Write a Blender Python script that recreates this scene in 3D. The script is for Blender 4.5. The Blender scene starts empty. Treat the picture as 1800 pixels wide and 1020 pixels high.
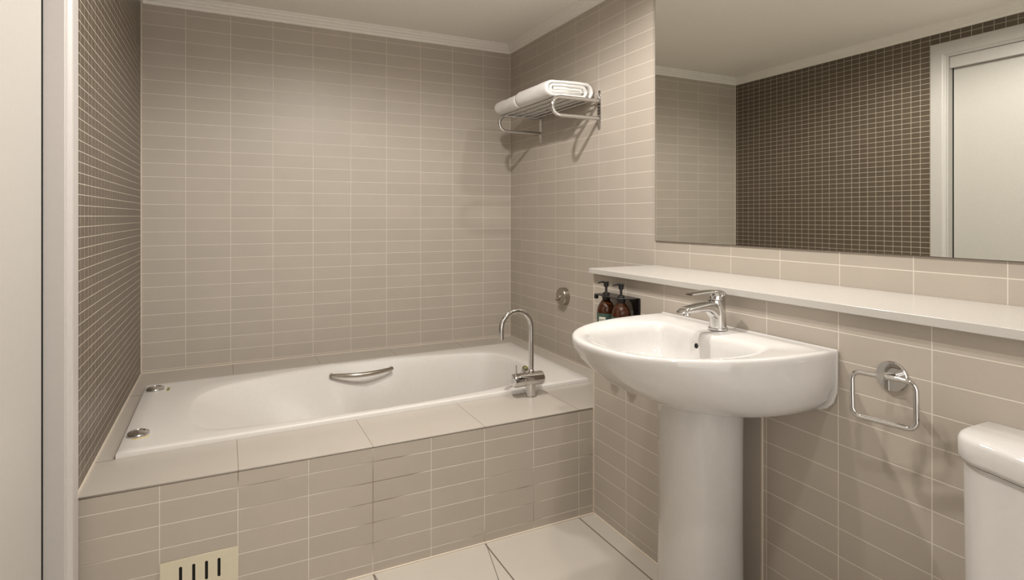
import bpy, bmesh, math, random
from mathutils import Vector, Matrix, noise
random.seed(7)
S = bpy.context.scene
WORLD = 2.0  # fill strength: world light enters by the added opening in wall_front
C = S.collection
F = 0.429            # floor height offset: all heights below are measured from the bath deck tile line
PI = math.pi

# ------------------------------------------------------------------ camera
cam = bpy.data.cameras.new('camera')
cam.sensor_width = 36.0
cam.lens = 36.0 * 1008.0 / 1800.0
cam.shift_x = (900 - 887.8) / 1800.0
cam.shift_y = -(510 - 380.0) / 1800.0
cam.clip_start = 0.02
camo = bpy.data.objects.new('camera', cam)
camo.location = (-1.612, -3.226, 0.742 + F)
camo.rotation_euler = (PI / 2, 0, -0.454419)
C.objects.link(camo)
S.camera = camo

# ------------------------------------------------------------------ world, view, light levels
w = bpy.data.worlds.new('world'); S.world = w; w.use_nodes = True
w.node_tree.nodes['Background'].inputs[0].default_value = (1.0, 0.945, 0.88, 1)
w.node_tree.nodes['Background'].inputs[1].default_value = WORLD
S.view_settings.view_transform = 'Standard'
S.view_settings.look = 'None'
S.view_settings.gamma = 1.0
S.view_settings.use_curve_mapping = False
S.view_settings.exposure = 0.13
LIGHT_COL = (1.0, 0.955, 0.905)
# x, y, watts of the recessed ceiling lamps (three spots each are real fittings built further down)
LAMPS = [(-0.20, -1.95, 31), (-0.30, -2.75, 4), (-1.15, -2.12, 25), (-1.15, -2.78, 22), (-1.00, -1.60, 76)]
CEIL = 1.81
SPOT = (172, .4)
for i, (lx, ly, pw) in enumerate(LAMPS):
    l = bpy.data.lights.new('lamp', 'SPOT')
    l.energy = pw; l.color = LIGHT_COL; l.shadow_soft_size = 0.032
    l.spot_size = math.radians(SPOT[0]); l.spot_blend = SPOT[1]
    o = bpy.data.objects.new('lamp', l)
    o.location = (lx, ly, CEIL - 0.012 + F)
    C.objects.link(o)

# ------------------------------------------------------------------ helpers
BASE = {}
def link(o): C.objects.link(o); return o
def tag(o, label, cat, group=None):
    o['label'] = label; o['category'] = cat
    if group: o['group'] = group
    return o
def thing(name, label, cat, loc, group=None):
    o = bpy.data.objects.new(name, None); o.empty_display_size = 0.05
    o.location = (loc[0], loc[1], loc[2] + F); link(o)
    BASE[o.name] = Vector(o.location)
    return tag(o, label, cat, group)
def obj(name, bm, mat, parent=None, smooth=False, bevel=0, seg=2, sub=0, label=None, angle=35):
    """link a bmesh (built in room coordinates, floor at -F) as one mesh object"""
    bmesh.ops.recalc_face_normals(bm, faces=bm.faces[:])
    me = bpy.data.meshes.new(name); 
    sh = Vector((0, 0, F))
    if parent is not None: sh = sh - BASE[parent.name]
    bmesh.ops.translate(bm, verts=bm.verts[:], vec=sh)
    bm.to_mesh(me); bm.free()
    if smooth:
        me.polygons.foreach_set('use_smooth', [True] * len(me.polygons))
    o = bpy.data.objects.new(name, me); link(o)
    me.materials.append(mat)
    if smooth and angle:
        try: me.set_sharp_from_angle(angle=math.radians(angle))
        except Exception: pass
    if bevel:
        b = o.modifiers.new('bevel', 'BEVEL'); b.width = bevel; b.segments = seg; b.limit_method = 'ANGLE'
        b.angle_limit = math.radians(40); b.harden_normals = False
        me.polygons.foreach_set('use_smooth', [True] * len(me.polygons))
        try: me.set_sharp_from_angle(angle=math.radians(50))
        except Exception: pass
        wn = o.modifiers.new('wn', 'WEIGHTED_NORMAL'); wn.keep_sharp = True
    if sub:
        m = o.modifiers.new('sub', 'SUBSURF'); m.levels = sub; m.render_levels = sub
    if parent is not None:
        o.parent = parent; BASE[o.name] = BASE[parent.name]
    if label: o['label'] = label
    return o
def struct(name, bm, mat, **k):
    o = obj(name, bm, mat, **k); o['kind'] = 'structure'; return o
def B(): return bmesh.new()
def box(bm, x0, x1, y0, y1, z0, z1):
    v = [bm.verts.new((x, y, z)) for z in (z0, z1) for y in (y0, y1) for x in (x0, x1)]
    for f in ((0, 1, 3, 2), (4, 6, 7, 5), (0, 4, 5, 1), (2, 3, 7, 6), (0, 2, 6, 4), (1, 5, 7, 3)):
        bm.faces.new([v[i] for i in f])
    return v
def loft(bm, rings, cap0=True, cap1=True, closed=True):
    R = [[bm.verts.new(p) for p in r] for r in rings]
    n = len(R[0])
    for a, b in zip(R[:-1], R[1:]):
        for i in range(n if closed else n - 1):
            j = (i + 1) % n
            bm.faces.new((a[i], a[j], b[j], b[i]))
    if cap0: bm.faces.new(R[0][::-1])
    if cap1: bm.faces.new(R[-1])
    return R
def frame(t, up=Vector((0, 0, 1))):
    t = t.normalized()
    if abs(t.dot(up)) > 0.98: up = Vector((0, 1, 0))
    a = t.cross(up).normalized(); b = a.cross(t).normalized()
    return a, b
def tube(bm, pts, r, n=14, closed=False, cap=True, up=None):
    P = [Vector(p) for p in pts]; m = len(P)
    rr = r if isinstance(r, (list, tuple)) else [r] * m
    rings = []; a = None
    for i in range(m):
        if closed: t = P[(i + 1) % m] - P[i - 1]
        else: t = P[min(i + 1, m - 1)] - P[max(i - 1, 0)]
        t.normalize()
        if a is None: a, b = frame(t, up or Vector((0, 0, 1)))
        else:
            a = (a - t * a.dot(t)).normalized()
            b = a.cross(t).normalized()
        rings.append([P[i] + (a * math.cos(2 * PI * k / n) + b * math.sin(2 * PI * k / n)) * rr[i] for k in range(n)])
    if closed: rings.append(rings[0])
    if closed:
        R = [[bm.verts.new(p) for p in r_] for r_ in rings[:-1]]
        for i in range(m):
            A = R[i]; Bn = R[(i + 1) % m]
            for k in range(n):
                j = (k + 1) % n
                bm.faces.new((A[k], A[j], Bn[j], Bn[k]))
    else: loft(bm, rings, cap, cap)
def lathe(bm, prof, c, axis='z', n=32, caps=True):
    """prof: (radius, height) pairs along axis from c"""
    rings = []
    for r, h in prof:
        ring = []
        for k in range(n):
            u, v = r * math.cos(2 * PI * k / n), r * math.sin(2 * PI * k / n)
            if axis == 'z': p = (c[0] + u, c[1] + v, c[2] + h)
            elif axis == 'x': p = (c[0] + h, c[1] + u, c[2] + v)
            else: p = (c[0] + u, c[1] + h, c[2] + v)
            ring.append(p)
        rings.append(ring)
    loft(bm, rings, caps, caps)
def arc(c, r, a0, a1, n, f):
    return [f(c[0] + r * math.cos(a0 + (a1 - a0) * i / n), c[1] + r * math.sin(a0 + (a1 - a0) * i / n)) for i in range(n + 1)]
def catmull(P, n=8):
    out = []; m = len(P)
    for i in range(m):
        p0, p1, p2, p3 = P[i - 1], P[i], P[(i + 1) % m], P[(i + 2) % m]
        for k in range(n):
            t = k / n
            out.append(tuple(0.5 * ((2 * p1[j]) + (-p0[j] + p2[j]) * t + (2 * p0[j] - 5 * p1[j] + 4 * p2[j] - p3[j]) * t * t
                       + (-p0[j] + 3 * p1[j] - 3 * p2[j] + p3[j]) * t ** 3) for j in range(2)))
    return out
def radial(poly, c, th):
    """distance from c to the closed polygon along direction th"""
    dx, dy = math.cos(th), math.sin(th); best = 0
    for (x0, y0), (x1, y1) in zip(poly, poly[1:] + poly[:1]):
        ex, ey = x1 - x0, y1 - y0
        den = dx * ey - dy * ex
        if abs(den) < 1e-12: continue
        t = ((x0 - c[0]) * ey - (y0 - c[1]) * ex) / den
        s = ((x0 - c[0]) * dy - (y0 - c[1]) * dx) / den
        if t > 0 and -1e-6 <= s <= 1 + 1e-6: best = max(best, t)
    return best
def curve2d_mesh(loops, depth):
    """flat plate with holes -> bmesh in local xy, thickness depth"""
    cu = bpy.data.curves.new('tmp', 'CURVE'); cu.dimensions = '2D'; cu.fill_mode = 'BOTH'; cu.extrude = depth / 2
    for L in loops:
        sp = cu.splines.new('POLY'); sp.points.add(len(L) - 1); sp.use_cyclic_u = True
        for p, q in zip(sp.points, L): p.co = (q[0], q[1], 0, 1)
    o = bpy.data.objects.new('tmp', cu); C.objects.link(o)
    dg = bpy.context.evaluated_depsgraph_get()
    me = bpy.data.meshes.new_from_object(o.evaluated_get(dg))
    bm = bmesh.new(); bm.from_mesh(me)
    bpy.data.objects.remove(o); bpy.data.curves.remove(cu); bpy.data.meshes.remove(me)
    bmesh.ops.remove_doubles(bm, verts=bm.verts[:], dist=1e-6)
    return bm

# ------------------------------------------------------------------ materials
def srgb(r, g, b):
    return tuple(((c / 255) / 12.92 if c / 255 <= .04045 else ((c / 255 + .055) / 1.055) ** 2.4) for c in (r, g, b)) + (1,)
class NT:
    def __init__(s, name):
        s.m = bpy.data.materials.new(name); s.m.use_nodes = True
        s.t = s.m.node_tree; s.p = s.t.nodes['Principled BSDF']
    def n(s, t, **k):
        x = s.t.nodes.new(t)
        for a, b in k.items(): setattr(x, a, b)
        return x
    def L(s, a, b): s.t.links.new(a, b)
    def math(s, op, a, b=None, c=None):
        x = s.n('ShaderNodeMath', operation=op)
        for i, v in enumerate((a, b, c)):
            if v is None: continue
            if isinstance(v, (int, float)): x.inputs[i].default_value = v
            else: s.L(v, x.inputs[i])
        return x.outputs[0]
    def mix(s, f, a, b):
        x = s.n('ShaderNodeMix', data_type='RGBA')
        for sock, v in ((x.inputs[0], f), (x.inputs[6], a), (x.inputs[7], b)):
            if isinstance(v, tuple): sock.default_value = v
            elif isinstance(v, (int, float)): sock.default_value = v
            else: s.L(v, sock)
        return x.outputs[2]
    def noise(s, scale, detail=3, rough=.5, vec=None):
        x = s.n('ShaderNodeTexNoise'); x.inputs['Scale'].default_value = scale
        x.inputs['Detail'].default_value = detail; x.inputs['Roughness'].default_value = rough
        s.L(vec if vec is not None else s.pos(), x.inputs['Vector']); return x.outputs['Fac']
    def pos(s):
        if not hasattr(s, '_p'): s._p = s.n('ShaderNodeNewGeometry').outputs['Position']
        return s._p
    def xyz(s):
        x = s.n('ShaderNodeSeparateXYZ'); s.L(s.pos(), x.inputs[0]); return x.outputs
    def bump(s, h, strength=.2, dist=.002):
        x = s.n('ShaderNodeBump'); x.inputs['Strength'].default_value = strength; x.inputs['Distance'].default_value = dist
        s.L(h, x.inputs['Height']); s.L(x.outputs[0], s.p.inputs['Normal'])
def simple(name, col, rough=.5, metal=0, spec=.5, coat=0, nz=0, nscale=60):
    a = NT(name); a.p.inputs['Base Color'].default_value = col
    a.p.inputs['Roughness'].default_value = rough; a.p.inputs['Metallic'].default_value = metal
    a.p.inputs['Specular IOR Level'].default_value = spec
    a.p.inputs['Coat Weight'].default_value = coat; a.p.inputs['Coat Roughness'].default_value = .04
    f = a.noise(nscale, 2)
    d = tuple(c * .94 for c in col[:3]) + (1,)
    a.L(a.mix(f, col, d), a.p.inputs['Base Color'])
    if nz: a.bump(f, nz, .001)
    return a.m
def tile_mat(name, ua, u0, uw, va, v0, vw, col, gcol, g=.0023, rough=.42, var=.05, gdark=None, mott=.07, jit=0.0, gv=None):
    """rectangular tiles laid in a straight grid on the plane spanned by axes ua, va (0 x, 1 y, 2 z)"""
    a = NT(name); X = a.xyz()
    u = a.math('DIVIDE', a.math('SUBTRACT', X[ua], u0), uw)
    v = a.math('DIVIDE', a.math('SUBTRACT', X[va], v0 + (F if va == 2 else 0)), vw)
    def line(t, wdt, gg):
        # distance to nearest integer, in metres
        d = a.math('MULTIPLY', a.math('ABSOLUTE', a.math('SUBTRACT', a.math('FRACT', a.math('ADD', t, .5)), .5)), wdt)
        mr = a.n('ShaderNodeMapRange'); mr.inputs[1].default_value = gg * .5 * .6; mr.inputs[2].default_value = gg * .5 * 1.4
        mr.inputs[3].default_value = 1; mr.inputs[4].default_value = 0
        a.L(d, mr.inputs[0]); return mr.outputs[0]
    mask = a.math('MAXIMUM', line(u, uw, g), line(v, vw, gv or g))
    cell = a.n('ShaderNodeCombineXYZ'); a.L(a.math('FLOOR', u), cell.inputs[0]); a.L(a.math('FLOOR', v), cell.inputs[1])
    wn = a.n('ShaderNodeTexWhiteNoise'); a.L(cell.outputs[0], wn.inputs['Vector'])
    n1 = a.noise(7, 4, .6); n2 = a.noise(160, 3, .6)
    def sc(f): return tuple(c * f for c in col[:3]) + (1,)
    c1 = a.mix(wn.outputs['Value'], sc(1 - var), sc(1 + var))
    c2 = a.mix(a.math('MULTIPLY', n1, .9), c1, sc(1 - mott * 2))
    c3 = a.mix(a.math('MULTIPLY', n2, .25), c2, sc(1 - mott * 3))
    gc = gcol
    if gdark is not None:   # grime in places along the joints
        mk = a.n('ShaderNodeMapRange'); mk.inputs[1].default_value = .52; mk.inputs[2].default_value = .62
        a.L(a.noise(3.1, 2), mk.inputs[0]); gc = a.mix(mk.outputs[0], gcol, gdark)
    a.L(a.mix(mask, c3, gc), a.p.inputs['Base Color'])
    a.L(a.math('ADD', a.math('MULTIPLY', mask, .4), rough), a.p.inputs['Roughness'])
    a.p.inputs['Specular IOR Level'].default_value = .4
    h = a.math('ADD', a.math('SUBTRACT', 1.0, mask), a.math('MULTIPLY', n2, .05))
    a.bump(h, .35, .0012)
    return a.m

TILE = (0.458, 0.404, 0.342, 1); GROUT = (0.64, 0.59, 0.51, 1); DARKG = (0.10, 0.075, 0.05, 1)
PALE = (0.56, 0.50, 0.425, 1)
W = 1.9731; R = 0.06656
m_back = tile_mat('beige_wall_tile_back', 0, -1.7854, .2, 2, 0, R, TILE, GROUT)
m_right = tile_mat('beige_wall_tile_right', 1, -.1506, .2, 2, 0, R, TILE, GROUT)
m_low = tile_mat('beige_wall_tile_low', 1, -1.5525, .2, 2, .0037, .0663, TILE, GROUT)
m_lowend = tile_mat('beige_wall_tile_return', 0, -.107, .2, 2, .0037, .0663, TILE, GROUT)
m_front = tile_mat('beige_wall_tile_entry', 0, -1.7854, .2, 2, 0, R, TILE, GROUT)
m_bath = tile_mat('beige_bath_tile', 0, -1.777, .2, 2, -.0629, .0664, TILE, GROUT, gdark=(0.22, .17, .12, 1))
m_deck = tile_mat('pale_deck_tile', 0, -1.576, .3995, 1, 8, 50, (0.47, .425, .37, 1), (.26, .21, .16, 1), g=.0022, rough=.3, var=.02, mott=.05)
m_floor = tile_mat('pale_floor_tile', 0, -1.576, .3995, 1, -2.15, .8, (.50, .455, .395, 1), (.13, .10, .075, 1), g=.005, rough=.35, var=.02, mott=.06)
m_mosaic = tile_mat('brown_mosaic', 1, -1.272, .05, 2, .592, .03, (.112, .086, .062, 1), (.50, .44, .36, 1), g=.0022, rough=.33, var=.10, mott=.05)
m_grout = simple('grout_bead', (.66, .58, .48, 1), .7)
m_dark = simple('dark_joint', (.07, .05, .035, 1), .8)
m_ceil = simple('ceiling_paint', (.88, .84, .78, 1), .75, nz=.05)
m_corn = simple('cornice_paint', (.80, .765, .71, 1), .6)
m_door = simple('door_paint', (.48, .455, .42, 1), .42, nz=.03)
m_arch = simple('architrave_paint', (.48, .452, .428, 1), .38)
m_porc = simple('porcelain', (.595, .575, .55, 1), .08, spec=.5, coat=.3)
m_acry = simple('bath_acrylic', (.66, .63, .59, 1), .34, spec=.35, coat=.0)
m_chrome = simple('chrome', (.66, .65, .64, 1), .055, metal=1)
m_satin = simple('satin_nickel', (.46, .42, .36, 1), .22, metal=1)
m_black = simple('black_plastic', (.010, .008, .008, 1), .32)
m_void = simple('dark_void', (.004, .004, .004, 1), .9)  # near-black that paints in the shade of gaps, slots and holes
m_vent = simple('cream_vent_enamel', (.62, .56, .42, 1), .35)
m_green = simple('green_sticker', (.24, .25, .05, 1), .5)
m_gold = simple('yellow_sticker', (.55, .42, .14, 1), .5)
m_label = simple('green_label', (.045, .085, .065, 1), .55, nz=.0, nscale=300)
m_lpanel = simple('cream_label_panel', (.66, .62, .52, 1), .55)
m_ink = simple('label_ink', (.10, .12, .11, 1), .6)
m_panel = simple('plain_tile_panel', TILE, .42, nz=.03)
m_silver = simple('mirror_silver', (.80, .81, .78, 1), .0, metal=1)
# mirror: pure silver with no texture
a = NT('mirror_glass'); a.p.inputs['Base Color'].default_value = (.80, .81, .765, 1); a.p.inputs['Metallic'].default_value = 1
a.p.inputs['Roughness'].default_value = 0.0; m_mirror = a.m
# stone ledge: fine speckle
a = NT('speckled_stone')
sp = a.noise(900, 2, .7); r_ = a.n('ShaderNodeMapRange'); r_.inputs[1].default_value = .5; r_.inputs[2].default_value = .72; a.L(sp, r_.inputs[0])
a.L(a.mix(r_.outputs[0], (.50, .48, .445, 1), (.36, .33, .28, 1)), a.p.inputs['Base Color']); a.p.inputs['Roughness'].default_value = .16
a.p.inputs['Specular IOR Level'].default_value = .5; m_stone = a.m
# towel
a = NT('white_terry'); a.p.inputs['Base Color'].default_value = (.68, .66, .63, 1); a.p.inputs['Roughness'].default_value = .95
a.p.inputs['Sheen Weight'].default_value = .05; a.p.inputs['Specular IOR Level'].default_value = .1
f1 = a.noise(420, 3, .7); f2 = a.noise(35, 3, .6)
a.bump(a.math('ADD', a.math('MULTIPLY', f1, .6), f2), .5, .004); m_towel = a.m
# amber glass
a = NT('amber_plastic'); a.p.inputs['Base Color'].default_value = (.22, .075, .025, 1); a.p.inputs['Roughness'].default_value = .06
a.p.inputs['Transmission Weight'].default_value = .85; a.p.inputs['IOR'].default_value = 1.45; m_amber = a.m
m_liquid = simple('amber_liquid', (.075, .022, .008, 1), .2)
a = NT('lamp_lens'); a.p.inputs['Emission Color'].default_value = LIGHT_COL + (1,); a.p.inputs['Emission Strength'].default_value = 25
m_lens = a.m

# ------------------------------------------------------------------ room shell
YF = -3.75; T = .1
def slab(name, m, *a, **k):
    b = B(); box(b, *a); return struct(name, b, m, **k)
slab('floor', m_floor, -W - T - .1, T, YF - T, T, -F - .1, -F)
slab('ceiling', m_ceil, -W - T - .1, T, YF - T, T, CEIL, CEIL + .1)
slab('wall_back', m_back, -W - T - .1, T, 0, T, -F, CEIL)
b = B()
OX0, OX1, OZ = -1.90, -.50, 1.68     # opening added behind the camera to let world light in as soft fill
box(b, -W - T - .1, OX0, YF - T, YF, -F, CEIL); box(b, OX1, T, YF - T, YF, -F, CEIL); box(b, OX0, OX1, YF - T, YF, OZ, CEIL)
struct('wall_front', b, m_front)
slab('wall_right', m_right, 0, T, YF, 0, -F, CEIL)
# low tiled wall carrying the ledge: it stands forward of the main wall
XL = -.307
slab('wall_right_lower', m_low, XL, -.0005, YF, -1.35, -F, .518)
# left wall with door opening
DY0, DY1, DZ = -1.461, -2.36, 1.623
b = B()
box(b, -W - T, -W, DY0, 0, -F, CEIL); box(b, -W - T, -W, YF, DY1, -F, CEIL); box(b, -W - T, -W, DY1, DY0, DZ, CEIL)
struct('wall_left', b, m_mosaic)
# grout bead lines in the corners
def bead(name, x0, x1, y0, y1, z0, z1, m=None):
    b = B(); box(b, x0, x1, y0, y1, z0, z1); return struct(name, b, m or m_grout)
b = B()
box(b, -W, -W + .004, -.004, -.0002, -.012, 1.758); box(b, -.003, -.0002, -.003, -.0002, -.012, 1.758)
struct('trim_1', b, m_grout)
b = B(); box(b, XL - .004, XL, -1.354, -1.350, -F, -.012); box(b, XL - .0015, XL + .002, -1.3515, -1.35, -.012, .518)
struct('trim_2', b, m_grout)
b = B(); box(b, -W, XL - .004, -1.355, -1.350, -F, -F + .0045); box(b, XL - .005, XL, YF, -1.354, -F, -F + .0045)
struct('trim_3', b, m_grout)
# hairline cut in the floor tile running to the bath corner joint
b = B()
for (xa, ya), (xb, yb), w_ in (((-.774, -1.357), (-.835, -1.62), .0010), ((-1.174, -1.357), (-1.16, -1.50), .0009)):
    loft(b, [[(xa - w_, ya, -F), (xa + w_, ya, -F), (xa + w_, ya, -F + .0004), (xa - w_, ya, -F + .0004)], [(xb - w_, yb, -F), (xb + w_, yb, -F), (xb + w_, yb, -F + .0004), (xb - w_, yb, -F + .0004)]])
struct('trim_5', b, m_dark)
# cornice
PR = [(0, 1.758), (.010, 1.758), (.013, 1.772), (.019, 1.775), (.021, 1.784), (.030, 1.790), (.033, 1.799), (.040, 1.803), (.041, CEIL)]
b = B()
def cring(p):
    return [(-W + p[0], -p[0], p[1]), (-p[0], -p[0], p[1]), (-p[0], YF + p[0], p[1]), (-W + p[0], YF + p[0], p[1])]
loft(b, [cring(p) for p in PR], False, False)
struct('trim_4', b, m_corn)
# door frame, leaf
dt = bpy.data.objects.new('door_1', None); link(dt); dt.location = (-W, -1.9, 0); dt['kind'] = 'structure'; BASE[dt.name] = Vector(dt.location)
b = B()
AP = .0155
prof = [(0, 0), (0, AP - .003), (.003, AP), (.058, AP), (.064, AP - .0015), (.070, AP - .008), (.074, AP - .010), (.076, .0)]
def aring(sgn, yo):
    return None
# swept architrave profile around the opening: outer edge at DY0+.081
o_ = .081
rings = []
for d, h in prof:
    k = o_ - d
    rings.append([(-W + h, DY0 + k, -F), (-W + h, DY0 + k, DZ + k - .006), (-W + h, DY1 - k, DZ + k - .006), (-W + h, DY1 - k, -F)])
Rg = loft(b, rings, False, False, closed=False)
obj('architrave', b, m_arch, dt)
b = B()
JX0, JX1 = -W - .10, -W - .001
for y0, y1 in ((DY0, DY0 + .006), (DY1 - .006, DY1)):
    box(b, JX0, -W + .0035, y0 - (.003 if y0 == DY0 else 0), y1 + (.003 if y0 != DY0 else 0), -F, DZ)
box(b, JX0, -W + .0035, DY1, DY0, DZ - .004, DZ + .006)
obj('jamb', b, m_arch, dt, bevel=.0015)
b = B(); box(b, -W - .10, -W - .040, DY0 - .0055, DY0 - .0, -F, DZ); obj('gap_shade', b, m_void, dt, label='black strip standing in for shade in the gap beside the door leaf')  # black strip, paints the shade of the narrow slot by the leaf
b = B(); box(b, -W - .028, -W - .010, DY1 + .004, DY0 - .004, 1.556, DZ - .005); obj('head_fascia', b, m_arch, dt, bevel=.0015)
b = B(); box(b, -W - .080, -W - .042, DY1 + .002, DY0 - .0075, -F + .006, DZ - .02); obj('door_leaf', b, m_door, dt, bevel=.002)

# ------------------------------------------------------------------ downlights in the ceiling (out of frame, they light the room)
for i, (lx, ly, pw) in enumerate(LAMPS):
    t = thing('downlight', ['recessed ceiling downlight nearest the bath on the mirror side', 'recessed ceiling downlight nearest the entry on the mirror side',
              'recessed ceiling downlight nearest the bath on the door side', 'recessed ceiling downlight nearest the entry on the door side', 'recessed ceiling downlight in front of the bath'][i],
              'ceiling light', (lx, ly, CEIL), 'recessed ceiling downlights')
    b = B(); lathe(b, [(.036, -.001), (.036, -.008), (.050, -.008), (.054, -.001)], (lx, ly, CEIL), n=36, caps=False); obj('trim_ring', b, m_corn, t, smooth=True)
    b = B(); lathe(b, [(.0005, -.004), (.036, -.004), (.036, -.001)], (lx, ly, CEIL), n=36, caps=False); obj('lens', b, m_lens, t)

# ------------------------------------------------------------------ tiled bath surround
su = thing('bath_surround', 'tiled box around the bath with beige tile front and paler top deck', 'bath surround', (-1.14, -.675, -F))
FY = -1.35
DTOP = -.0107
b = B(); box(b, -W + .0008, XL - .0045, FY, FY + .06, -F + .001, DTOP - .0072); obj('front_panel', b, m_bath, su)
# mortar line under the deck
b = B(); box(b, -W + .0008, XL - .0045, FY + .0012, FY + .05, DTOP - .0074, DTOP - .0055); obj('joint', b, m_dark, su, label='dark joint under the deck edge')
# deck with hole for the bath
Q = [(-1.92, -.298), (-.117, -.236), (-.131, -1.055), (-1.916, -1.106)]
def quad(u, v):
    ax = (1 - u) * Q[0][0] + u * Q[1][0]; ay = (1 - u) * Q[0][1] + u * Q[1][1]
    bx = (1 - u) * Q[3][0] + u * Q[2][0]; by = (1 - u) * Q[3][1] + u * Q[2][1]
    return ((1 - v) * ax + v * bx, (1 - v) * ay + v * by)
hole = [quad(.012, .02), quad(.988, .02), quad(.988, .98), quad(.012, .98)]
b = B()
outer = [(-W + .0008, -.0008), (-.0008, -.0008), (-.0008, -1.3495), (XL - .0006, -1.3495), (XL - .0006, FY - .0004), (-W + .0008, FY - .0004)]
bm2 = curve2d_mesh([outer, hole], .006)
bmesh.ops.translate(bm2, verts=bm2.verts[:], vec=(0, 0, DTOP - .003))
obj('deck', bm2, m_deck, su)
b = B()
box(b, -W + .0008, -.003, -.0055, -.001, DTOP, DTOP + .0035); box(b, -.0045, -.001, -1.345, -.004, DTOP, DTOP + .0035)
box(b, -W + .001, -W + .0055, FY, -.004, DTOP, DTOP + .004); obj('sealant', b, m_grout, su)
# diagonal-free cross joints on the deck beside the bath
b = B()
b.free()
for jx0, jx1, jy in ((-W + .006, -1.925, -.392), (-W + .006, -1.920, -1.108), (-.118, -.006, -1.075)):
    b = B(); box(b, jx0, jx1, jy, jy + .0015, DTOP, DTOP + .0003); obj('cross_joint', b, m_dark, su)

# ------------------------------------------------------------------ the bath
bt = thing('bathtub', 'long white acrylic bath with chrome controls set into the tiled deck', 'bathtub', (-1.02, -.67, DTOP))
OP = [(.108, .55), (.113, .38), (.147, .245), (.20, .175), (.27, .128), (.345, .083), (.41, .055), (.488, .040), (.62, .058), (.751, .112), (.830, .160), (.868, .188), (.888, .222),
      (.905, .295), (.918, .39), (.923, .50), (.922, .62), (.910, .74), (.88, .83), (.83, .88), (.75, .918), (.62, .944), (.488, .951), (.345, .940), (.27, .928), (.20, .908), (.147, .870), (.122, .79), (.111, .68)]
OPc = catmull(OP, 6)
cu, cv = .52, .5
# angular samples in uv space, with aspect compensation
AS = 2.2
angs = sorted(set([i * 2 * PI / 144 for i in range(144)] + [math.atan2(v - cv, (u - cu) * AS) % (2 * PI) for u in (.0, 1.) for v in (0., 1.)]))
OPs = [((u - cu) * AS, v - cv) for u, v in OPc]
def r_open(th): return radial(OPs, (0, 0), th)
RECT = [((u - cu) * AS, v - cv) for u, v in ((0, 0), (1, 0), (1, 1), (0, 1))]
def r_rect(th): return radial(RECT, (0, 0), th)
def pt(th, r):
    return cu + r * math.cos(th) / AS, cv + r * math.sin(th)
RIM = .0075
rings = []
def rect_ring(ins, z):
    out = []
    for th in angs:
        u, v = pt(th, r_rect(th))
        u = min(max(u, ins / 1.80), 1 - ins / 1.80); v = min(max(v, ins / .82), 1 - ins / .82)
        x, y = quad(u, v); out.append((x, y, z))
    return out
def open_ring(grow, z):
    out = []
    for th in angs:
        u, v = pt(th, r_open(th) + grow); x, y = quad(u, v); out.append((x, y, z))
    return out
rings.append(rect_ring(0, DTOP + .0004)); rings.append(rect_ring(0, RIM - .005)); rings.append(rect_ring(.0012, RIM - .0018)); rings.append(rect_ring(.004, RIM))
# shallow inner step then the bowl
def sm(a, b_, x):
    t = min(max((x - a) / (b_ - a), 0), 1); return t * t * (3 - 2 * t)
def mixr(f, z):
    out = []
    for th in angs:
        ro = r_open(th); rr = r_rect(th) - .02
        r = ro + (rr - ro) * f
        u, v = pt(th, r); x, y = quad(u, v); out.append((x, y, z))
    return out
rings.append(mixr(.8, RIM)); rings.append(mixr(.35, RIM - .0006))
rings.append(open_ring(.010, RIM - .0012)); rings.append(open_ring(.0, RIM - .004)); rings.append(open_ring(-.008, RIM - .012))
DEP = [(.04, .02), (.09, .045), (.15, .07), (.21, .095), (.27, .125), (.315, .165), (.345, .22), (.358, .30)]
for dz, ins in DEP:
    out = []
    for th in angs:
        ro = r_open(th) - .008
        c_, s_ = math.cos(th), math.sin(th)
        left = max(0, -c_) ** 1.2
        # sloping backrest at the left end, steeper foot end
        k = ins * (1 + 1.9 * left * AS / 1.6)
        r = max(ro - k, .06)
        u, v = pt(th, r)
        # arm shelf under the grab handle on the long sides
        sh = sm(.415, .465, u) * (1 - sm(.575, .65, u)) * sm(.035, .085, dz) * (1 - sm(.2, .33, dz)) * (1 if s_ < 0 else -1) * min(1, abs(s_) * 1.5)
        v += .026 * sh
        x, y = quad(u, v); out.append((x, y, RIM - .012 - dz))
    rings.append(out)
b = B(); loft(b, rings, False, True)
obj('bath_shell', b, m_acry, bt, smooth=True, angle=60)
# chrome control knobs on the left rim
for j, (kx, ky) in enumerate(((-1.876, -.402), (-1.873, -.956))):
    b = B(); lathe(b, [(.033, .0), (.034, .003), (.032, .009), (.026, .0125), (.020, .014), (.0195, .0115), (.012, .0135), (.0005, .0145)], (kx, ky, RIM), n=36)
    kn = obj('control_knob', b, m_chrome, bt, smooth=True, angle=40, label=['chrome round bath control knob near the back wall', 'chrome round bath control knob near the front edge'][j])
    if j == 0:
        b = B(); box(b, kx + .043, kx + .053, ky - .034, ky + .012, RIM, RIM + .0008); obj('sticker', b, m_green, kn, label='small olive green sticker')
    else:
        b = B(); tube(b, [(kx + .041 * math.cos(t), ky + .041 * math.sin(t), RIM + .0002) for t in [(-1.9 + 1.3 * i / 10) for i in range(11)]], .0022, n=6); obj('sticker', b, m_gold, kn, label='thin yellow sticker edge')
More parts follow.
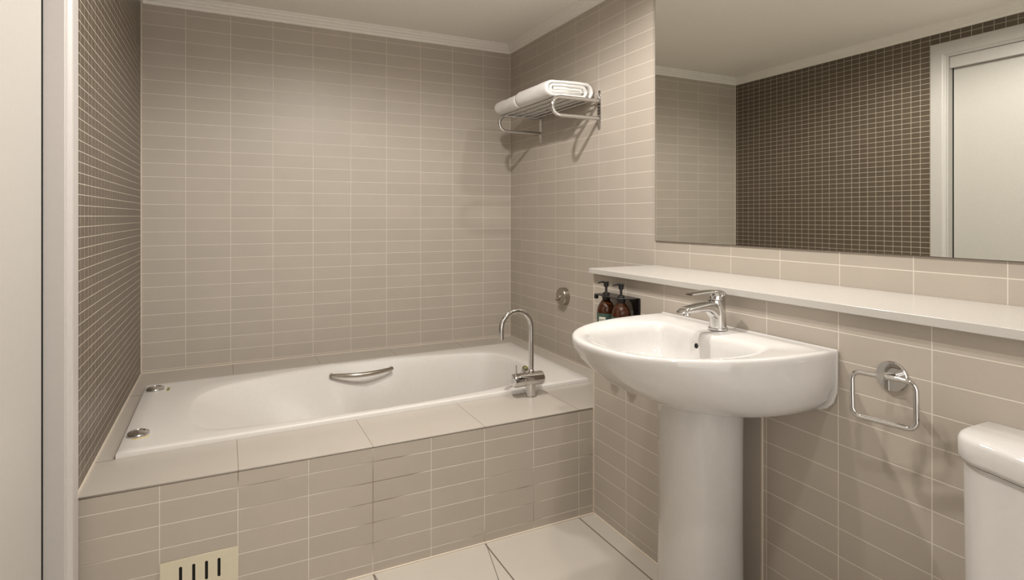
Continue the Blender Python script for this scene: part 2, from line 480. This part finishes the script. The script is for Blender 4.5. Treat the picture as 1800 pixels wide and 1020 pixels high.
# grab handle on the back inner side
b = B()
hx0, hx1 = -1.150, -.850
P = []; rr = []
for i in range(25):
    t = i / 24; x = hx0 + (hx1 - hx0) * t
    bow = math.sin(PI * t)
    P.append((x, -.366 - .034 * bow, -.030 - .004 * bow)); rr.append(.0070 + .0045 * bow ** .5)
tube(b, P, rr, n=14)
lathe(b, [(.009, 0), (.008, .022)], (hx0 + .003, -.367, -.030), axis='y', n=14); lathe(b, [(.009, 0), (.008, .022)], (hx1 - .003, -.367, -.030), axis='y', n=14)
obj('grab_handle', b, m_satin, bt, smooth=True, angle=50, label='bowed satin metal grab handle')
# overflow fitting at the foot end
b = B(); lathe(b, [(.030, .02), (.032, 0), (.030, -.008), (.020, -.013), (.0005, -.014)], (-.322, -.80, -.020), axis='x', n=30)
of = obj('overflow_cover', b, m_chrome, bt, smooth=True, angle=40)
b = B(); tube(b, [(-.316, -.80 + .040 * math.cos(t), -.020 + .040 * math.sin(t)) for t in [(.7 + 1.3 * i / 10) for i in range(11)]], .0045, n=8); obj('sticker', b, m_green, of, smooth=True, label='olive green sticker arc')

# ------------------------------------------------------------------ bath mixer on the deck
fx, fy = -.465, -1.118
ft = thing('bath_mixer_tap', 'chrome swan neck bath mixer standing on the tiled deck', 'bath tap', (fx, fy, DTOP))
b = B(); lathe(b, [(.0275, 0), (.0275, .004), (.0225, .0055), (.0225, .060), (.020, .064)], (fx, fy, DTOP), n=36); obj('base', b, m_chrome, ft, smooth=True, angle=30)
b = B(); z = .062
lathe(b, [(.0005, -.082), (.020, -.082), (.0265, -.079), (.0275, -.074), (.0275, -.036)], (fx, fy, z), axis='x', n=40); 
lathe(b, [(.0265, -.0365), (.0265, -.0345)], (fx, fy, z), axis='x', n=40, caps=False)
lathe(b, [(.0275, -.035), (.0275, .052), (.0262, .056), (.0005, .057)], (fx, fy, z), axis='x', n=40); obj('mixer_body', b, m_chrome, ft, smooth=True, angle=30)
b = B(); tube(b, [(fx - .066, fy, z + .024), (fx - .067, fy, z + .062)], .0036, n=12); obj('lever', b, m_chrome, ft, smooth=True, angle=40)
b = B(); ra = .069; px_ = fx + .004
P = [(px_, fy, z + .022), (px_, fy, z + .05)] + [(px_, fy, z + .05 + (.281 - z - .05) * i / 6) for i in range(1, 7)]
P += [(px_ - ra + ra * math.cos(t), fy + .0, .281 + ra * math.sin(t)) for t in [PI * i / 28 for i in range(1, 29)]]
P += [(px_ - 2 * ra, fy, .262), (px_ - 2 * ra, fy, .238)]
tube(b, P, .0108, n=20); lathe(b, [(.0128, 0), (.0128, .012), (.011, .014)], (px_, fy, z + .024), n=24); obj('spout', b, m_chrome, ft, smooth=True, angle=40)

# ------------------------------------------------------------------ vent grille in the bath front
vx0, vx1, vz1 = -1.776, -1.578, -.236
vz0 = vz1 - .098
vt = thing('vent_grille', 'cream metal vent plate with four vertical slots low on the bath front', 'vent', (-1.677, FY, vz0))
def slot(cx, z0, z1, r):
    L = []
    for i in range(9): t = PI * i / 8; L.append((cx + r * math.cos(t), z1 - r + r * math.sin(t)))
    for i in range(9): t = PI + PI * i / 8; L.append((cx + r * math.cos(t), z0 + r + r * math.sin(t)))
    return L
loops = [[(vx0, vz0), (vx1, vz0), (vx1, vz1), (vx0, vz1)]] + [slot(cx, vz0 + .022, vz1 - .021, .0040) for cx in (-1.7255, -1.6925, -1.660, -1.6275)]
bm2 = curve2d_mesh(loops, .003)
bmesh.ops.rotate(bm2, verts=bm2.verts[:], cent=(0, 0, 0), matrix=Matrix.Rotation(PI / 2, 3, 'X'))
bmesh.ops.translate(bm2, verts=bm2.verts[:], vec=(0, FY - .0022, 0))
obj('plate', bm2, m_vent, vt)
b = B(); box(b, vx0 + .02, vx1 - .02, FY - .0007, FY - .0002, vz0 + .012, vz1 - .012); obj('dark_backing', b, m_void, vt, label='black sheet standing in for shade behind the slots')  # black sheet on the panel, paints the shade seen through the slots

# ------------------------------------------------------------------ isolating valve on the right wall
vy, vz = -.650, .320
t = thing('wall_valve_cover', 'round brushed metal valve cover on the tiled wall by the bath', 'valve', (0, vy, vz))
b = B(); lathe(b, [(.046, -.0005), (.046, -.027), (.043, -.031), (.0005, -.031)], (0, vy, vz), axis='x', n=44); obj('cover', b, m_satin, t, smooth=True, angle=35)
b = B(); lathe(b, [(.008, -.031), (.008, -.036), (.0055, -.040), (.0005, -.041)], (0, vy, vz), axis='x', n=20); obj('spindle', b, m_chrome, t, smooth=True, angle=35)
b = B(); tube(b, [(-.033, vy + .004, vz - .008), (-.038, vy + .026, vz - .018)], .0035, n=10); lathe(b, [(.006, 0), (.006, -.005)], (-.036, vy + .028, vz - .020), axis='x', n=16); obj('turn_tab', b, m_satin, t, smooth=True, angle=35)

# ------------------------------------------------------------------ towel rack
Y0, Y1 = -.957, -.392
rk = thing('towel_rack', 'chrome hotel towel rack with curved brackets on the tiled wall', 'towel rack', (0, (Y0 + Y1) / 2, 1.25))
ZU, ZD, XT = 1.293, 1.209, -.262
for y in (Y0, Y1):
    b = B(); rr_ = (ZU - ZD) / 2
    P = [(-.003, y, ZU)] + [(x, y, ZU) for x in (-.06, -.12, -.18)]
    P += [(XT + rr_ + rr_ * math.cos(t), y, (ZU + ZD) / 2 + rr_ * math.sin(t)) for t in [PI / 2 + PI * i / 20 for i in range(21)]]
    P += [(x, y, ZD) for x in (-.18, -.12, -.06)] + [(-.003, y, ZD)]
    tube(b, P, .0092, n=16, up=Vector((0, 1, 0)))
    br = obj('bracket', b, m_chrome, rk, smooth=True, angle=40)
    b = B(); L = []
    hw = .0135
    pl = [(y + hw * math.cos(PI * i / 10), 1.343 - hw + hw * math.sin(PI * i / 10)) for i in range(11)] + [(y + hw * math.cos(PI + PI * i / 10), 1.156 + hw + hw * math.sin(PI + PI * i / 10)) for i in range(11)]
    loft(b, [[(0, p, q) for p, q in pl], [(-.004, p, q) for p, q in pl]])
    wp = obj('wall_plate', b, m_chrome, br, bevel=.0008)
    for zz in (1.326, 1.174):
        b = B(); lathe(b, [(.0052, -.004), (.005, -.0055), (.0005, -.0068)], (0, y, zz), axis='x', n=16); s_ = obj('screw', b, m_satin, br, smooth=True)
for x in (-.225, -.175, -.125, -.075, -.030):
    b = B(); tube(b, [(x, Y0 + .003, ZU + .0042), (x, (Y0 + Y1) / 2, ZU + .0042), (x, Y1 - .003, ZU + .0042)], .0050, n=12); obj('rail', b, m_chrome, rk, smooth=True, angle=40)

# ------------------------------------------------------------------ folded towels
def towel(name, label, ya, yb, xs, zs, seed, wide=1.0, tall=1.0):
    tl = .0152 * tall; e = wide
    # centre line of the folded cloth in (distance from front, height)
    path = []
    def seg(a_, b__, n=10):
        for i in range(n): path.append((a_[0] + (b__[0] - a_[0]) * i / n, a_[1] + (b__[1] - a_[1]) * i / n))
    def turn(cx, cz, r, a0, a1, n=8):
        for i in range(n): t = a0 + (a1 - a0) * i / n; path.append((cx + r * math.cos(t), cz + r * math.sin(t)))
    L = .262 * e
    z = [tl * (.5 + i) for i in range(5)]
    seg((.045, z[2]), (L - .070, z[2])); turn(L - .070, (z[2] + z[1]) / 2, tl / 2, PI / 2, -PI / 2, 6)
    seg((L - .070, z[1]), (.043, z[1])); turn(.043, (z[1] + z[3]) / 2, tl, -PI / 2, -PI * 1.5)
    seg((.043, z[3]), (L - .058, z[3])); turn(L - .058, (z[3] + z[0]) / 2, (z[3] - z[0]) / 2, PI / 2, -PI / 2, 10)
    seg((L - .058, z[0]), (.040, z[0])); turn(.040, (z[0] + z[4]) / 2, (z[4] - z[0]) / 2, -PI / 2, -PI * 1.5, 14)
    seg((.040, z[4]), (L - .034, z[4])); turn(L - .034, (z[4] + z[0]) / 2, (z[4] - z[0]) / 2 + .002, PI / 2, -PI * .42, 12)
    P = [Vector((p[0], p[1])) for p in path]; n = len(P); h = tl * .535
    ny = 22; grid = []
    for j in range(ny + 1):
        fy_ = j / ny; y = ya + (yb - ya) * fy_
        edge = min(fy_, 1 - fy_) * abs(yb - ya)
        th = h * (1 if edge > .008 else (.62 + .38 * (edge / .008) ** .5))
        ring = []
        for side in (1, -1):
            idx = range(n) if side == 1 else range(n - 1, -1, -1)
            for i in idx:
                t = (P[min(i + 1, n - 1)] - P[max(i - 1, 0)]).normalized(); nn = Vector((-t.y, t.x))
                q = P[i] + nn * side * th
                nz_ = noise.noise(Vector((q.x * 18, y * 14, q.y * 18 + seed))); n2 = noise.noise(Vector((q.x * 60, y * 50, seed * 3.)))
                q2 = Vector((q.x + nz_ * .0022, q.y + (nz_ * .0045 + n2 * .0010) * min(1, q.y / .02)))
                # soft crown: sinks at the long edges, rises in the middle
                crown = .004 * math.sin(PI * min(max(q.x / L, 0), 1)) * (q.y / .075)
                yy = y + (.004 * noise.noise(Vector((i * .09, seed, side * .3))) if j in (0, ny) else 0)
                ring.append((-(xs + (L - q2.x)), yy, zs + max(q2.y + crown, .0004)))
        grid.append(ring)
    b = B(); loft(b, grid)
    o = obj(name, b, m_towel, None, smooth=True, angle=0)
    return tag(o, label, 'towel', 'folded white towels on the rack')
towel('folded_towel', 'thick folded white towel on the rack, nearest the mirror, its layered folds facing out', -.925, -.600, .016, ZU + .0097, 1.3)
towel('folded_towel', 'folded white towel at the bath corner end of the rack', -.594, -.345, .020, ZU + .0097, 7.7, wide=.985, tall=.93)

# ------------------------------------------------------------------ mirror
mt = thing('wall_mirror', 'large frameless wall mirror above the pale stone ledge', 'mirror', (0, -2.5, .639))
b = B(); box(b, -.006, -.0006, YF + .001, -1.360, .640, 1.700)
obj('mirror_pane', b, m_mirror, mt)
b = B(); box(b, -.0062, -.0006, -1.360, -1.3585, .640, 1.700); box(b, -.0062, -.0006, YF + .001, -1.3585, .6383, .640)
obj('dark_edge', b, m_dark, mt, label='thin dark mirror edge')

# ------------------------------------------------------------------ ledge
b = B(); box(b, -.330, -.0008, YF + .001, -1.350, .5185, .538)
tag(obj('stone_ledge', b, m_stone, None, bevel=.0012), 'long pale speckled stone ledge running below the mirror', 'shelf')

# ------------------------------------------------------------------ pedestal basin
by = -2.0525
bs = thing('pedestal_basin', 'white porcelain pedestal washbasin against the low tiled wall', 'washbasin', (-.46, by, -F))
RZ = .424
N = 128
def dshape(a_, p_, nexp=2.25, back=XL - .0008, n=160, flat=.06):
    """D outline: straight back on the wall, short straight sides, superelliptic front"""
    pts = [(back, by + a_)]
    for i in range(n + 1):
        t = PI / 2 - PI * i / n
        cy_, sx = math.sin(t), math.cos(t)
        yy = a_ * math.copysign(abs(cy_) ** (2 / nexp), cy_); xx = (p_ - flat) * abs(sx) ** (2 / nexp)
        pts.append((back - flat - xx, by + yy))
    pts.append((back, by - a_))
    return pts
def super_(cx, ax0, ax1, ay, n=2.4, k=120):
    out = []
    for i in range(k):
        t = 2 * PI * i / k; c_, s_ = math.cos(t), math.sin(t)
        nn = n if c_ < 0 else 3.4
        out.append((cx + (ax1 if c_ > 0 else ax0) * math.copysign(abs(c_) ** (2 / nn), c_), by + ay * math.copysign(abs(s_) ** (2 / nn), s_)))
    return out
ctr = (-.52, by)
bang = sorted(set([2 * PI * i / N for i in range(N)] + [math.atan2(s * .301, (XL - .0008) - ctr[0]) % (2 * PI) for s in (1, -1)]))
def ring_of(poly, z, ctr_=None, zf=None):
    c_ = ctr_ or ctr; out = []
    for th in bang:
        r = radial(poly, c_, th); x, y = c_[0] + r * math.cos(th), c_[1] + r * math.sin(th)
        out.append((x, y, z if zf is None else z + zf(x, y)))
    return out
under = [(.238, .10, .15), (.241, .155, .205), (.253, .205, .272), (.274, .256, .337), (.302, .281, .395), (.335, .293, .440), (.365, .298, .472), (.392, .299, .492), (.408, .3005, .4985), (.416, .3005, .4985), (.4215, .2985, .4965), (RZ - .0004, .2945, .4925), (RZ, .289, .487)]
rings = []
for z, a_, p_ in under:
    rings.append(ring_of(dshape(a_, p_, flat=min(.06, p_ * .3)), z))
# top land, slightly dished toward the bowl
_h = [(-.443, 0), (-.436, .06), (-.424, .125), (-.418, .168), (-.419, .183), (-.436, .198), (-.50, .212), (-.575, .212), (-.648, .190), (-.712, .140), (-.748, .072)]
BOWL = catmull([(x, by + y) for x, y in _h] + [(-.760, by)] + [(x, by - y) for x, y in _h[:0:-1]], 8)
def bowl(k, z):
    return [(-.578 + (x + .578) * k, by + (y - by) * k) for x, y in BOWL]
rings.append(ring_of(dshape(.2805, .479), RZ - .0008))
for k, z in ((1.065, RZ - .0035), (1.03, RZ - .006), (1.0, RZ - .011), (.965, RZ - .018), (.93, RZ - .035), (.89, RZ - .06), (.82, RZ - .088), (.70, RZ - .110), (.50, RZ - .124), (.25, RZ - .130), (.10, RZ - .131)):
    rings.append(ring_of(bowl(k, z), z, (-.58, by) if False else None))
b = B(); loft(b, rings, True, True)
bmesh.ops.remove_doubles(b, verts=b.verts[:], dist=1e-6)
bowl_o = obj('basin', b, m_porc, bs, smooth=True, angle=50)
fl = [(-.3015, .325), (-.3025, .36), (-.3025, .4262), (.3025, .4262), (.3025, .36), (.3015, .325), (.293, .298), (.276, .280), (.258, .272), (.22, .268), (-.22, .268), (-.258, .272), (-.276, .280), (-.293, .298)]
b = B(); loft(b, [[(XL - .0012, by + y, z) for y, z in fl], [(XL - .0105, by + y, z) for y, z in fl]]); obj('back_flange', b, m_porc, bs, bevel=.004, seg=3)
# overflow hole, waste
b = B(); lathe(b, [(.0085, .0), (.0085, -.004), (.0072, -.005), (.0070, .0)], (-.4490, by + .006, .386), axis='x', n=24)
obj('overflow_ring', b, m_chrome, bowl_o, smooth=True, angle=40)
b = B(); lathe(b, [(.0068, -.0045), (.0068, -.0052)], (-.4490, by + .006, .386), axis='x', n=24); obj('overflow_hole', b, m_void, bowl_o)
b = B(); lathe(b, [(.022, .0), (.022, .003), (.018, .0045), (.0005, .0045)], (-.55, by, RZ - .130), n=28); obj('waste', b, m_chrome, bowl_o, smooth=True, angle=40)
# pedestal column
b = B(); rings = []
for z, rx, ry in ((-F + .0005, .118, .115), (-F + .03, .112, .110), (-F + .12, .106, .106), (-.1, .104, .1045), (.15, .104, .105), (.235, .106, .107), (.262, .106, .107)):
    rr_ = []
    for i in range(64):
        t = 2 * PI * i / 64; c_, s_ = math.cos(t), math.sin(t)
        x = -.452 + (rx * c_ if c_ < 0 else min(rx * c_ * 1.15, .085)); rr_.append((x, by + ry * math.copysign(abs(s_) ** .9, s_), z))
    rings.append(rr_)
loft(b, rings); obj('pedestal', b, m_porc, bs, smooth=True, angle=50)

# cover panel behind the pedestal
b = B(); box(b, XL - .006, XL - .0003, -2.139, -1.955, -F + .0048, .236)
t = thing('pipe_cover_panel', 'plain beige cover panel on the wall behind the pedestal', 'panel', (XL, -2.05, -F))
obj('panel', b, m_panel, t)
b = B(); box(b, XL - .0065, XL - .0004, -2.1425, -2.1392, -F + .0048, .236); obj('sealant', b, m_grout, t)

# ------------------------------------------------------------------ basin mixer
tx, ty = -.3665, -2.040
tp = thing('basin_mixer_tap', 'chrome single lever mixer tap on the back of the washbasin', 'basin tap', (tx, ty, RZ))
b = B(); lathe(b, [(.0262, .0), (.0268, .002), (.0262, .006), (.0235, .0072)], (tx, ty, RZ - .0008), n=36); obj('base_ring', b, m_chrome, tp, smooth=True, angle=30)
b = B(); rings = []
def ell(cx, cy, cz, ax, ay, tilt=0, n=32, pw=1.0):
    out = []
    for i in range(n):
        t = 2 * PI * i / n; c_, s_ = math.cos(t), math.sin(t)
        dx = ax * math.copysign(abs(c_) ** pw, c_); out.append((cx + dx * math.cos(tilt), cy + ay * math.copysign(abs(s_) ** pw, s_), cz + dx * math.sin(tilt)))
    return out
for z, sh, ax, ay in ((.006, 0, .0232, .0232), (.02, .0, .0222, .0225), (.04, -.001, .0220, .0220), (.055, -.003, .0230, .0218), (.066, -.005, .0250, .0218), (.076, -.006, .0262, .0216), (.083, -.006, .0262, .0214)):
    rings.append(ell(tx + sh, ty, RZ + z, ax, ay))
loft(b, rings)
obj('body', b, m_chrome, tp, smooth=True, angle=50)
b = B(); rings = []
def rrect(cx, cy, cz, hw_, hh, slope=0, n=28):
    out = []
    for i in range(n):
        t = 2 * PI * i / n; c_, s_ = math.cos(t), math.sin(t)
        yy = hw_ * math.copysign(abs(c_) ** .55, c_); zz = hh * math.copysign(abs(s_) ** .55, s_)
        out.append((cx + zz * slope, cy + yy, cz + zz))
    return out
for x, z, hw_, hh, sl in ((-.362, .054, .0195, .029, 0), (-.384, .056, .0195, .027, 0), (-.394, .0615, .0192, .0205, 0), (-.405, .0655, .019, .0155, 0), (-.42, .0670, .0186, .0128, 0), (-.445, .0655, .018, .0112, 0), (-.47, .0635, .0175, .0098, .1), (-.488, .0620, .0168, .0085, .4), (-.500, .0605, .0155, .0070, .8), (-.506, .0595, .012, .0042, 1.2)):
    rings.append(rrect(x, ty, RZ + z, hw_, hh, sl))
loft(b, rings); sp_ = obj('spout', b, m_chrome, tp, smooth=True, angle=50)
b = B(); lathe(b, [(.0095, 0), (.0095, -.008), (.0085, -.009)], (-.482, ty, RZ + .056), n=24); obj('aerator', b, m_chrome, sp_, smooth=True, angle=35)
b = B(); rings = []
for z, sh, r1 in ((.084, -.006, .0235), (.087, -.006, .0245), (.096, -.004, .0240), (.103, -.002, .021), (.107, -.001, .012)):
    rings.append(ell(tx + sh, ty, RZ + z, r1, r1 * .9))
loft(b, rings); lv = obj('lever', b, m_chrome, tp, smooth=True, angle=60)
b = B(); rings = []
for x, z, hw_, hh in ((-.353, .1000, .017, .006), (-.375, .1060, .0195, .0062), (-.40, .1075, .0185, .0048), (-.43, .1070, .0165, .0036), (-.46, .1050, .015, .0028), (-.474, .1035, .012, .0018)):
    rings.append(rrect(x, ty, RZ + z, hw_, hh))
loft(b, rings); obj('handle_blade', b, m_chrome, lv, smooth=True, angle=60)

# ------------------------------------------------------------------ soap dispenser holder and bottles
BX = XL - .047
hd = thing('bottle_holder', 'black wall bracket holding two pump bottles under the ledge', 'bracket', (XL, -1.54, .45))
PZ = .452
b = B(); bm2 = curve2d_mesh([[(XL - .0005, -1.628), (XL - .0005, -1.452), (BX - .018, -1.452), (BX - .026, -1.462), (BX - .026, -1.575), (BX - .012, -1.600), (XL - .022, -1.628)]] +
      [[(BX + .0135 * math.cos(2 * PI * i / 20), yy + .0135 * math.sin(2 * PI * i / 20)) for i in range(20)] for yy in (-1.497, -1.585)], .003)
bmesh.ops.translate(bm2, verts=bm2.verts[:], vec=(0, 0, PZ)); obj('top_plate', bm2, m_black, hd)
b.free()
b = B(); # side wing on the wall at the right end, curved fillet
prof = [(-1.634, PZ + .002), (-1.634, PZ - .10), (-1.612, PZ - .112), (-1.604, PZ - .09), (-1.602, PZ - .05), (-1.592, PZ - .022), (-1.572, PZ - .006), (-1.560, PZ + .002)]
loft(b, [[(XL - .0005, y, z) for y, z in prof], [(XL - .006, y, z) for y, z in prof]]); obj('wall_wing', b, m_black, hd, bevel=.001)
b = B(); lathe(b, [(.0035, -.006), (.0035, -.0075), (.0005, -.008)], (XL, -1.618, PZ - .022), axis='x', n=14); obj('screw', b, m_black, hd, smooth=True)
b = B(); lathe(b, [(.0075, -.006), (.008, -.02), (.007, -.022)], (BX - .016, -1.457, PZ + .006 - .0), n=16); obj('end_stud', b, m_black, hd, smooth=True)
def bottle(y, label, facing):
    t = thing('pump_bottle', label, 'bottle', (BX, y, .268), 'amber pump bottles under the ledge')
    r = .0335; z0 = .268
    prof = [(.0005, 0), (r - .006, 0), (r - .001, .004), (r, .010), (r, .128), (r - .003, .142), (r - .010, .155), (.016, .164), (.0125, .169), (.0120, .178)]
    b = B(); lathe(b, prof, (BX, y, z0), n=40); body = obj('bottle_body', b, m_amber, t, smooth=True, angle=50)
    b = B(); lathe(b, [(.0005, .003), (r - .005, .003), (r - .0022, .010), (r - .0022, .126), (r - .005, .138), (.0005, .139)], (BX, y, z0), n=32); obj('liquid', b, m_liquid, body, smooth=True, angle=50)
    # label sleeve with its cream panel
    b = B(); rings = []
    a0, a1 = facing - 2.0, facing + 1.55
    for h in (.018, .1205):
        rings.append([(BX + (r + .0004) * math.cos(a0 + (a1 - a0) * i / 40), y + (r + .0004) * math.sin(a0 + (a1 - a0) * i / 40), z0 + h) for i in range(41)])
    loft(b, rings, False, False, closed=False); lb = obj('label_sleeve', b, m_label, body, smooth=True)
    def patch(name, m, c0, c1, h0, h1, off, nn=16):
        b = B(); loft(b, [[(BX + (r + off) * math.cos(c0 + (c1 - c0) * i / nn), y + (r + off) * math.sin(c0 + (c1 - c0) * i / nn), z0 + h) for i in range(nn + 1)] for h in (h0, h1)], False, False, closed=False)
        return obj(name, b, m, lb, smooth=True)
    return t, body, lb, patch
    
def pump(t, y, ang):
    zc = PZ
    b = B(); lathe(b, [(.0145, -.016), (.0155, -.004), (.0155, -.0016)], (BX, y, zc), n=24); lathe(b, [(.0125, .0016), (.0125, .006), (.0105, .009), (.0105, .0105)], (BX, y, zc), n=24); obj('collar', b, m_black, t, smooth=True, angle=35)
    b = B(); lathe(b, [(.0042, .008), (.0048, .032), (.0042, .034)], (BX, y, zc), n=16); obj('pump_stem', b, m_black, t, smooth=True)
    b = B(); lathe(b, [(.0085, .031), (.0092, .034), (.0092, .045), (.011, .047), (.011, .0495), (.0085, .051)], (BX, y, zc), n=20)
    d = Vector((math.cos(ang), math.sin(ang), 0)); c = Vector((BX, y, zc + .0485))
    tube(b, [c + d * .004, c + d * .016 + Vector((0, 0, .001)), c + d * .026 + Vector((0, 0, .0)), c + d * .034 + Vector((0, 0, -.003))], [.0040, .0036, .0032, .0028], n=10)
    obj('pump_head', b, m_black, t, smooth=True, angle=40)
# letter strokes for the tiny printed labels, bars standing for unreadable print
for k, (y, lab) in enumerate(((-1.497, 'amber pump bottle with green label nearest the bath'), (-1.585, 'amber pump bottle with green label beside the holder wing'))):
    face = PI + .75
    t, body, lb, patch = bottle(y, lab, face)
    pump(t, y, PI - .10)
    if k == 0:
        patch('label_panel', m_lpanel, face - .65, face + .12, .087, .108, .0008)
        for q in range(6): patch('print', m_ink, face - .58 + q * .105, face - .58 + q * .105 + .05, .094, .101, .0011, 3)
        patch('print', m_lpanel, face - .65, face - .05, .068, .072, .0008)
    else:
        patch('label_panel', m_lpanel, face - 1.5, face + .62, .030, .1035, .0008, 30)
        patch('print', m_lpanel, face + .95, face + 1.28, .030, .1203, .0008, 8)

# ------------------------------------------------------------------ towel ring
ry, rz = -2.476, .394
t = thing('towel_ring', 'chrome rectangular towel ring on a round wall plate', 'towel ring', (XL, ry, rz))
b = B(); lathe(b, [(.0325, -.0003), (.0325, -.006), (.031, -.0078), (.0005, -.008)], (XL, ry, rz), axis='x', n=48); obj('wall_plate', b, m_chrome, t, smooth=True, angle=30)
px, py, pz = XL - .062, -2.489, .4035
b = B(); tube(b, [(XL - .006, ry - .002, rz + .002), (px + .004, py, pz), (px - .008, py - .001, pz + .0005)], [.0082, .0078, .0078], n=18); obj('post', b, m_chrome, t, smooth=True, angle=40)
b = B(); P = []
rw_, rh_, cr = .122, .096, .018
yw, rl = .139, .018
U = Vector((math.sin(yw), -math.cos(yw) * math.cos(rl), math.sin(rl))); V = Vector((0, -math.sin(rl), -math.cos(rl)))
for (sx_, sz_, a0) in ((1, 0, -PI / 2), (1, 1, 0), (0, 1, PI / 2), (0, 0, PI)):
    for i in range(9):
        t_ = a0 + PI / 2 * i / 8
        P.append(((rw_ - cr if sx_ else cr) + cr * math.cos(t_), (rh_ - cr if sz_ else cr) + cr * math.sin(t_)))
P2 = []
for i, (p, q) in enumerate(P):
    P2.append((p, q)); n_ = P[(i + 1) % len(P)]
    if math.hypot(n_[0] - p, n_[1] - q) > .02:
        for k in (1, 2, 3): P2.append((p + (n_[0] - p) * k / 4, q + (n_[1] - q) * k / 4))
O_ = Vector((px, -2.4905, .4045))
P3 = [O_ + U * (p - rw_ / 2) + V * q for p, q in P2]
tube(b, P3, .0055, n=14, closed=True); obj('ring', b, m_chrome, t, smooth=True, angle=60)

# ------------------------------------------------------------------ toilet (cistern at the right edge, pan below the frame)
cy = -2.83
tt = thing('toilet', 'white porcelain toilet cistern with rounded lid against the low tiled wall', 'toilet', (-.5, cy, -F))
def tank(hy, dx, z, r=.066, bow=.022, n=10):
    """rounded rectangle outline against the wall; front edge slightly bowed"""
    pts = [(XL - .001, cy + hy)]
    for i in range(n + 1):
        t_ = PI / 2 * i / n; pts.append((XL - dx + r - r * math.sin(t_), cy + hy - r + r * math.cos(t_)))
    for i in range(1, 12):
        s = i / 12; pts.append((XL - dx - bow * math.sin(PI * s), cy + (hy - r) * (1 - 2 * s)))
    for i in range(n + 1):
        t_ = PI / 2 * (1 - i / n); pts.append((XL - dx + r - r * math.sin(t_), cy - hy + r - r * math.cos(t_)))
    pts.append((XL - .001, cy - hy))
    return [(x, y, z) for x, y in pts]
LZ = .352
b = B(); loft(b, [tank(.180, .128, -.02), tank(.182, .130, .10), tank(.184, .132, LZ - .050), tank(.166, .114, LZ - .048)]); ts = obj('cistern', b, m_porc, tt, smooth=True, angle=40)
b = B(); loft(b, [tank(.182, .132, LZ - .049), tank(.187, .138, LZ - .046), tank(.189, .140, LZ - .038), tank(.189, .140, LZ - .011), tank(.186, .137, LZ - .004), tank(.180, .131, LZ)]); obj('cistern_lid', b, m_porc, tt, smooth=True, angle=50)
b = B(); lathe(b, [(.022, 0), (.022, .004), (.019, .006), (.0005, .006)], (XL - .075, cy, LZ - .0005), n=30); obj('flush_button', b, m_chrome, tt, smooth=True, angle=40)
def oval(cx, ax0, ax1, ay, z, n=48):
    out = []
    for i in range(n):
        t_ = 2 * PI * i / n; c_, s_ = math.cos(t_), math.sin(t_)
        out.append((cx + (ax0 if c_ < 0 else ax1) * math.copysign(abs(c_) ** .9, c_), cy + ay * math.copysign(abs(s_) ** .85, s_), z))
    return out
b = B(); loft(b, [oval(-.58, .16, .265, .12, -F + .0005), oval(-.58, .155, .262, .115, -F + .10), oval(-.62, .20, .30, .14, -F + .22), oval(-.66, .28, .345, .178, -F + .34), oval(-.66, .29, .35, .185, -F + .385), oval(-.66, .27, .33, .17, -F + .392),
     oval(-.69, .20, .16, .12, -F + .39), oval(-.69, .17, .13, .10, -F + .30), oval(-.66, .08, .06, .05, -F + .22)]); obj('pan', b, m_porc, tt, smooth=True, angle=50)
b = B(); loft(b, [oval(-.70, .255, .20, .185, -F + .394), oval(-.70, .262, .205, .190, -F + .400), oval(-.70, .262, .205, .190, -F + .418), oval(-.70, .25, .195, .180, -F + .428)]); obj('seat_lid', b, m_porc, tt, smooth=True, angle=50)
